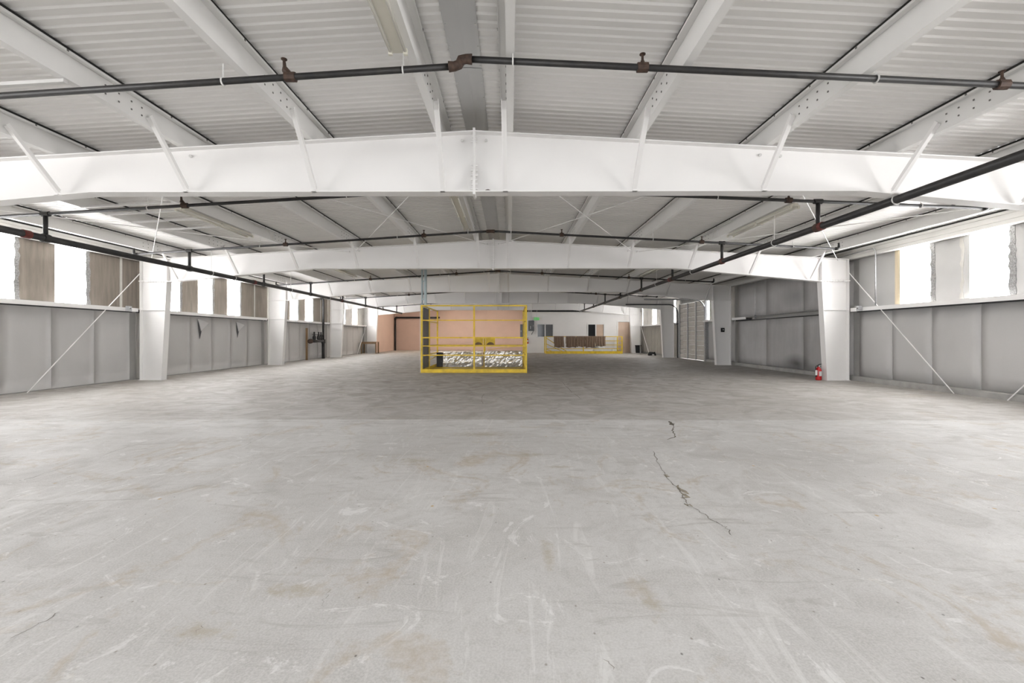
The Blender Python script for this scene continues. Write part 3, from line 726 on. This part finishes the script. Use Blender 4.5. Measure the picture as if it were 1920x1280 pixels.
def foil_board(x0, x1, y, h, label, seed):
    rnd = random.Random(seed); mb = MB(); N, M_ = 26, 12
    for j in range(M_+1):
        for i in range(N+1):
            u, v = i/N, j/M_
            mb.v.append((x0+(x1-x0)*u, y+.05*math.sin(v*1.5)+rnd.uniform(-.016, .016)-(.07*(1-v/.25) if v < .25 else 0), .02+h*v+(rnd.uniform(-.01, .01) if j == M_ else 0)))
    for j in range(M_):
        for i in range(N): mb.f.append((j*(N+1)+i, j*(N+1)+i+1, (j+1)*(N+1)+i+1, (j+1)*(N+1)+i))
    k = len(mb.v)
    mb.v += [(x0, y+.13, .02), (x1, y+.13, .02), (x1, y+.13, h), (x0, y+.13, h)]
    mb.f += [(k+1, k, k+3, k+2), (M_*(N+1), M_*(N+1)+N, k+2, k+3), (0, M_*(N+1), k+3, k), (N, k+1, k+2, M_*(N+1)+N)]
    return solo('foil_board', mb, 'foil', label, 'insulation', 'foil boards')
foil_board(-1.97, -.60, 16.32, .54, 'crumpled silver foil board inside the yellow cage, left of the middle post', 1)
foil_board(-.48, .87, 16.32, .55, 'crumpled silver foil board inside the yellow cage, right of the middle post', 2)
solo('black_box', MB().prism([(-2.2, .02), (-1.99, .02), (-1.99, .50), (-2.05, .53), (-2.2, .53)], 16.3, 16.6), 'black', 'black box inside the yellow cage beside the left foil board', 'box')
mast = thing('lift_mast', (-2.41, 15.0, 0), 'pale blue steel lift mast rising from the cage to the roof', 'mast')
for x, w in ((-2.47, .045), (-2.36, .075)):
    part('channel', MB().prism([(x-w/2, 14.95), (x+w/2, 14.95), (x+w/2, 14.96), (x-w/2+.01, 14.96), (x-w/2+.01, 15.04), (x+w/2, 15.04), (x+w/2, 15.05), (x-w/2, 15.05)], 0.015, rz(x)+.2, 'z'), 'bluegrey', mast)
for z in (2.3, 2.9, 3.3): part('cross_tie', MB().box(-2.49, -2.33, 14.94, 14.95, z, z+.05), 'bluegrey', mast)
part('conduit', MB().tube([(-2.33, 13.98, .0), (-2.33, 13.98, 1.95), (-2.36, 14.2, 2.1), (-2.45, 14.95, 2.3)], .009, 6), 'hanger', mast)
cb = thing('control_box', (.84, 16.6, 1.05), 'dark grey control box inside the right rear of the yellow cage', 'box')
part('body', MB().box(.80, .89, 16.5, 16.8, 1.05, 1.55), 'panelgrey', cb); part('door', MB().box(.81, .88, 16.488, 16.499, 1.07, 1.53), 'panelgrey', cb); part('latch', MB().box(.82, .84, 16.475, 16.487, 1.27, 1.33), 'galv', cb)

# ------------------------------------------------------------------ far yellow railing with cloths
ry = 28.96
rl = thing('yellow_railing', (5.1, ry, 0), 'low yellow steel railing around the far stair opening before the office', 'railing')
rx0, rx1, ryb = 2.73, 7.55, 30.2
for x in (rx0, 5.10, rx1): part('post', MB().box(x-.03, x+.03, ry-.03, ry+.03, 0, 1.11), 'yellow', rl)
part('post', MB().box(rx1-.03, rx1+.03, ryb-.03, ryb+.03, 0, 1.11), 'yellow', rl); part('post', MB().box(rx0-.03, rx0+.03, ryb-.03, ryb+.03, 0, 1.11), 'yellow', rl)
for z in (1.09, .82, .56, .32):
    part('rail', MB().bar((rx0, ry, z), (rx1, ry, z), .05, .045) if z in (1.09,) else MB().bar((5.1 if z > .4 else rx0, ry, z), (rx1, ry, z), .035, .035), 'yellow', rl)
    part('rail', MB().bar((rx1, ry, z), (rx1, ryb, z), .04, .04), 'yellow', rl)
for z0 in (1.0, .62, .3): part('stair_rail', MB().bar((rx0+.05, ry+.5, z0), (rx0+1.35, ry+.5, z0-.85 if z0 > .9 else z0-.6), .045, .045), 'yellow', rl)
part('toe_plate', MB().box(rx0, rx1, ry-.045, ry-.035, .005, .17), 'yellow', rl)
part('toe_plate', MB().box(rx1-.006, rx1+.006, ry, ryb, .005, .17), 'yellow', rl)
part('toe_plate', MB().box(rx0-.006, rx0+.006, ry, ryb, .005, .17), 'yellow', rl)
def cloth(x0, x1, drop, label, seed):
    rnd = random.Random(seed); N = 40; rows = 9; mb = MB(); ph = rnd.uniform(0, 6)
    def yy(u, v): return .022*math.sin(u*(x1-x0)*38+ph)*(.25+v)+.01*math.sin(u*70+ph*2)
    path = [(-1, 0.35), (-1, 0.0)]
    for j in range(rows+1):
        v = j/rows
        for i in range(N+1):
            u = i/N; z = 1.125-drop*v-(.025*math.sin(u*9+ph)*v)
            mb.v.append((x0+(x1-x0)*u+.012*math.sin(v*5+ph), ry-.048+yy(u, v)-.012*v, z))
    k = len(mb.v)
    for j in range(4):                               # over the rail and a little way down the back
        for i in range(N+1):
            u = i/N; mb.v.append((x0+(x1-x0)*u, ry+.05+yy(u, .3)*.3, 1.125-.16*j))
    def q(a, bq, c, d): mb.f.append((a, bq, c, d))
    for j in range(rows):
        for i in range(N): q(j*(N+1)+i, (j+1)*(N+1)+i, (j+1)*(N+1)+i+1, j*(N+1)+i+1)
    for i in range(N): q(i, i+1, k+i+1, k+i)
    for j in range(3):
        for i in range(N): q(k+j*(N+1)+i, k+j*(N+1)+i+1, k+(j+1)*(N+1)+i+1, k+(j+1)*(N+1)+i)
    o = solo('draped_cloth', mb, 'cloth', label, 'cloth', 'cloths over the railing', True)
    md = o.modifiers.new('thickness', 'SOLIDIFY'); md.thickness = .006
xs_ = [(3.23, 3.86, .72), (3.98, 4.62, .72), (4.64, 5.22, .68), (5.24, 5.84, .73), (5.86, 6.50, .64)]
for i, (a, bq, d) in enumerate(xs_): cloth(a, bq, d, ['leftmost brown cloth hung over the far yellow railing', 'second brown cloth from the left on the far railing', 'middle brown cloth on the far yellow railing', 'fourth brown cloth from the left on the far railing', 'rightmost brown cloth on the far railing with a ragged hem'][i], i+5)
def lump(name, mat, c, rx, ry_, rz_, label, cat, seed, amp=.25):
    rnd = random.Random(seed); mb = MB(); N, M_ = 20, 9; ph = [rnd.uniform(0, 6) for _ in range(6)]
    for j in range(M_+1):
        th = j/M_*math.pi/2
        for i in range(N):
            a = 2*math.pi*i/N; k = 1+amp*(math.sin(3*a+ph[0])*.5+math.sin(5*a+ph[1]+3*th)*.4+math.sin(8*a+ph[2]+5*th)*.25)
            mb.v.append((c[0]+rx*k*math.cos(a)*math.cos(th), c[1]+ry_*k*math.sin(a)*math.cos(th), c[2]+rz_*k*math.sin(th)*(1 if j else 0)))
    for j in range(M_):
        for i in range(N): mb.f.append((j*N+i, j*N+(i+1) % N, (j+1)*N+(i+1) % N, (j+1)*N+i))
    mb.f.append(tuple(range(N))[::-1])
    return solo(name, mb, mat, label, cat, None, True)
lump('plastic_bundle', 'plastic', (6.2, 29.5, 0.0), .45, .25, .48, 'white plastic bundle on the floor behind the rightmost cloth', 'bundle', 4)
lump('plastic_sheet', 'plastic', (7.1, 29.5, 0.0), .16, .12, .3, 'small white plastic sheet heaped behind the right end of the railing', 'sheet', 9)

# ------------------------------------------------------------------ things at the far wall
ep = thing('electrical_panel', (1.87, YO-.06, 1.8), 'dark grey electrical panel on the white office wall', 'electrical panel')
part('body', MB().box(1.66, 2.05, YO-.14, YO-.002, 1.47, 2.16), 'panelgrey', ep); dd = part('door', MB().box(1.69, 2.02, YO-.155, YO-.141, 1.50, 2.13), 'panelgrey', ep)
part('label', MB().box(1.78, 1.82, YO-.158, YO-.1555, 1.6, 1.8), 'label', dd); part('latch', MB().box(1.97, 2.0, YO-.17, YO-.1555, 1.77, 1.85), 'galv', dd)
for x in (1.70, 1.80, 1.88): part('conduit', MB().tube([(x, YO-.06, 2.16), (x, YO-.06, 2.9), (x, YO-.3, 3.1)], .016, 6), 'hanger', ep)
part('cable', MB().tube([(1.98, YO-.05, 1.47), (1.97, YO-.09, 1.40), (1.9, YO-.07, 1.30), (1.88, YO-.05, 1.22)], .02, 6), 'black', ep)
es = thing('exit_sign', (2.2, YO-.05, 2.3), 'small green exit sign with twin lamp heads above the electrical panel', 'exit sign')
part('body', MB().box(1.99, 2.42, YO-.09, YO-.03, 2.16, 2.40), 'trim', es); fa = part('face', MB().box(2.03, 2.38, YO-.098, YO-.091, 2.19, 2.37), 'green', es)
LET = {'E': [(0, 0, .2, 1), (0, 0, 1, .18), (0, .41, .8, .59), (0, .82, 1, 1)], 'I': [(.35, 0, .65, 1)], 'T': [(.38, 0, .62, 1), (0, .82, 1, 1)]}
for ch, x in zip('EXIT', (2.06, 2.135, 2.22, 2.285)):
    mb = MB()
    if ch == 'X': mb.bar((x, YO-.1, 2.22), (x+.065, YO-.1, 2.34), .004, .016).bar((x, YO-.1, 2.34), (x+.065, YO-.1, 2.22), .004, .016)
    else:
        for a, z0, c2, z1 in LET[ch]: mb.box(x+a*.065, x+c2*.065, YO-.102, YO-.0982, 2.22+z0*.12, 2.22+z1*.12)
    stuff(part('letter', mb, 'label', fa))
for sx_ in (1.95, 2.47): part('lamp_head', MB().tube([(sx_, YO-.04, 2.3), (sx_, YO-.10, 2.29)], [.03, .055], 10), 'lightbody', es)
part('conduit', MB().tube([(2.2, YO-.05, 2.4), (2.22, YO-.05, 2.7), (2.25, YO-.2, 3.0)], .012, 6), 'hanger', es)
sc_ = thing('security_camera', (7.46, YO-.1, 2.68), 'small black dome camera at the top right of the office wall', 'camera')
part('mount', MB().box(7.42, 7.50, YO-.05, YO-.001, 2.66, 2.76), 'trim', sc_); part('dome', MB().lathe([(.02, 2.62), (.07, 2.64), (.075, 2.70), (.04, 2.73)], 7.46, YO-.13, 10), 'black', sc_, True); part('arm', MB().box(7.45, 7.47, YO-.12, YO-.05, 2.70, 2.72), 'trim', sc_)

def extinguisher(x, y, z, label, mounted=False):
    t = thing('fire_extinguisher', (x, y, z), label, 'fire extinguisher')
    cyl = part('cylinder', MB().lathe([(.055, z+.0), (.066, z+.006), (.068, z+.02), (.068, z+.255), (.06, z+.285), (.042, z+.31), (.026, z+.325), (.024, z+.345)], x, y, 20), 'extred', t, True)
    mb = MB(); k = 8                                 # wrap-around paper label facing the hall
    for zz in (z+.11, z+.23):
        for i in range(k+1):
            a = -math.pi*.5-.35+1.2*i/k; mb.v.append((x+.0692*math.cos(a), y+.0692*math.sin(a), zz))
    for i in range(k): mb.f.append((i, i+1, k+1+i+1, k+1+i))
    part('paper_label', mb, 'label', cyl)
    part('valve', MB().box(x-.02, x+.02, y-.018, y+.018, z+.343, z+.375), 'black', t)
    part('lower_handle', MB().bar((x-.02, y, z+.372), (x+.055, y, z+.352), .022, .010), 'black', t)
    part('upper_handle', MB().tube([(x-.02, y, z+.378), (x+.02, y, z+.402), (x+.07, y, z+.410)], .009, 6), 'black', t)
    part('gauge', MB().tube([(x, y-.018, z+.36), (x, y-.032, z+.36)], .016, 10), 'label', t)
    part('hose', MB().tube([(x-.02, y, z+.362), (x-.06, y-.01, z+.365), (x-.088, y-.02, z+.33), (x-.095, y-.03, z+.25), (x-.09, y-.035, z+.14)], .011, 8), 'black', t, True)
    part('nozzle', MB().tube([(x-.09, y-.035, z+.15), (x-.088, y-.035, z+.09)], [.012, .02], 8), 'black', t)
    part('tag', MB().box(x-.115, x-.065, y-.052, y-.049, z+.13, z+.26), 'label', t)
extinguisher(8.28, 11.62, 0, 'red fire extinguisher with a white tag standing by the second right column')
extinguisher(1.60, YO-.08, .62, 'far red fire extinguisher hung low on the office wall beside the cage')

# bin, floor pile, table
tb = thing('rubbish_bin', (8.85, 30.0, 0), 'black bin against the ribbed wall in the far right corner', 'bin')
part('body', MB().prism([(8.70, 0), (9.0, 0), (9.04, .5), (8.66, .5)], 29.95, 30.25), 'black', tb); part('rim', MB().box(8.64, 9.06, 29.93, 30.27, .5, .53), 'black', tb)
pile = thing('cable_coil', (8.62, 26.4, 0), 'black coiled hose on the floor by the far right column', 'hose')
for k in range(4):
    part('coil', MB().tube([(8.65+(.22-.02*k)*math.cos(a), 26.4+(.18-.02*k)*math.sin(a), .04+.045*k+.015*math.sin(3*a+k)) for a in [i*math.pi/10 for i in range(20)]], .028, 6, True), 'black', pile, True)
part('tag', MB().box(8.6, 8.72, 26.19, 26.2, .02, .09), 'plastic', pile)
ta = thing('work_table', (-8.64, 29.4, 0), 'small brown wooden table against the left wall at the far end', 'table')
part('tabletop', MB().box(-9.13, -8.13, 29.1, 29.75, .72, .76), 'wood', ta)
for x in (-9.09, -8.17):
    for y in (29.14, 29.71): part('leg', MB().box(x-.035, x+.035, y-.035, y+.035, 0, .72), 'wood', ta)
part('apron', MB().box(-9.06, -8.20, 29.12, 29.15, .62, .72), 'wood', ta)

# sprinkler riser with valves on the left wall
X, Y = -8.92, 22.75
vr = thing('valve_riser', (X, Y, 0), 'black sprinkler riser with a row of valves on the left wall', 'pipe')
part('pipe', MB().tube([(X, Y, 0), (X, Y, .78)], .075, 12), 'pipe', vr, True); part('pipe', MB().tube([(X, Y, .95), (X, Y, 2.9), (X-.03, Y, 2.98), (X-.12, Y, 3.0)], .055, 10), 'pipe', vr, True)
part('flange', MB().tube([(X, Y, .76), (X, Y, .96)], .10, 12), 'pipe', vr)
part('manifold', MB().tube([(X, Y, .88), (X, 21.25, .88)], .07, 10), 'pipe', vr, True)
part('end_cap', MB().tube([(X, 21.34, .88), (X, 21.22, .88)], .11, 12), 'rust', vr)
for y in (21.7, 22.2, 22.47):
    v = part('valve', MB().lathe([(.06, .93), (.085, 1.0), (.085, 1.08), (.05, 1.15), (.03, 1.25), (.05, 1.28), (.02, 1.33)], X, y, 10), 'pipe', vr, True)
    part('handwheel', MB().tube([(X+.09*math.cos(a), y+.09*math.sin(a), 1.2) for a in [k*math.pi/6 for k in range(12)]], .012, 5, True), 'pipe', v)
solo('timber_post', MB().prism([(-9.13, 21.24), (-9.06, 21.24), (-9.06, 21.33), (-9.13, 21.33)], .0, 1.5, 'z'), 'wood', 'brown timber stick leaning at the left wall behind the valve row', 'timber')
pk = thing('drain_pipe', (-8.45, 35.8, 0), 'black pipe rising in the pink corner then turning along the wall', 'pipe')
part('pipe', MB().tube([(-8.60, 35.8, 0), (-8.60, 35.8, 2.5)], .07, 10), 'pipe', pk, True); part('elbow', MB().tube([(-8.60, 35.8, 2.42), (-8.60, 35.8, 2.52), (-8.54, 35.8, 2.58), (-8.44, 35.8, 2.58)], .085, 10), 'pipe', pk, True)
part('pipe', MB().tube([(-8.5, 35.8, 2.58), (-5.1, 35.8, 2.58)], .07, 10), 'pipe', pk, True)

# torn insulation flaps on the left wall
for i, (y, z, k) in enumerate(((14.05, 1.66, 1.), (16.0, 1.63, .9))):
    mb = MB(); x = -WX+.005
    mb.v += [(x, y-.12*k, z), (x+.20*k, y+.12*k, z-.13*k), (x, y+.02*k, z-.40*k), (x+.004, y-.12*k, z+.004), (x+.20*k, y+.12*k+.006, z-.126*k), (x+.004, y+.02*k+.006, z-.40*k)]
    mb.f += [(0, 2, 1), (3, 4, 5), (0, 1, 4, 3), (1, 2, 5, 4), (2, 0, 3, 5)]
    part('torn_flap', mb, 'wallpanel', wallL)
    part('tear', MB().prism([(y-.10*k, z), (y+.04*k, z-.05), (y+.05*k, z-.40*k), (y-.02, z-.62*k)], -WX+.012, -WX+.018, 'x'), 'meshdark', wallL)
# conduits and boxes
def jbox(x, y, z, label, s):
    t = thing('junction_box', (x, y, z), label, 'box', 'wall boxes')
    part('body', MB().box(x-.04*s, x+.03*s, y-.05, y+.05, z-.06, z+.06), 'galv', t); part('cover', MB().box(x-.05*s, x-.0405*s, y-.045, y+.045, z-.055, z+.055), 'galv', t); part('knockout', MB().tube([(x-.05*s, y, z), (x-.058*s, y, z)], .018, 8), 'screw', t)
for x in (-5.02, -1.96):  # unseen lit fixtures added to brighten the pink recess
    t = strip_light(x, 31.4, 33.8, f'added unseen strip light brightening the pink recess behind the last frame, {"left" if x < -3 else "right"} one')
    for o in [o for o in t.children if o.name.split('.')[0] == 'tube']: o.data.materials[0] = MAT['addedtube']
jbox(-8.96, 11.15, 1.80, 'small grey outlet box on the left wall rail before the second column', -1)
jbox(8.96, 11.15, 1.80, 'small grey outlet box on the right wall rail before the second column', 1)
jbox(9.12, 16.2, 1.80, 'small grey box at the far end of the dark wall conduit', 1)
jbox(9.12, 12.6, 1.86, 'small grey box on the dark wall just behind the second right column', 1)
sw = thing('switch_box', (8.6, 17.7, 1.35), 'black switch box on the third right column', 'switch')
part('body', MB().box(8.62, 8.74, 17.66, 17.722, 1.28, 1.44), 'black', sw); part('lever', MB().box(8.66, 8.70, 17.64, 17.66, 1.34, 1.40), 'galv', sw)
solo('wall_conduit', MB().tube([(9.12, 11.75, 1.88), (9.12, 16.6, 1.80)], .018, 6), 'galv', 'upper grey conduit across the dark wall bay', 'conduit', 'wall conduits')
solo('wall_conduit', MB().tube([(9.12, 11.75, 1.72), (9.12, 17.55, 1.70)], .014, 6), 'pipe', 'lower dark conduit across the dark wall bay', 'conduit', 'wall conduits')
solo('wall_conduit', MB().tube([(9.13, 16.2, 1.86), (9.13, 16.2, 3.06)], .012, 6), 'galv', 'thin vertical conduit up the dark wall bay', 'conduit', 'wall conduits')
solo('wall_conduit', MB().tube([(8.97, 12.9, 3.12), (8.97, 10.9, 3.19), (8.97, 10.74, 3.18), (8.97, 10.68, 3.10), (8.97, 10.68, 1.84)], .014, 8), 'galv', 'bent grey conduit dropping from the right eave to the wall rail', 'conduit', 'wall conduits', True)
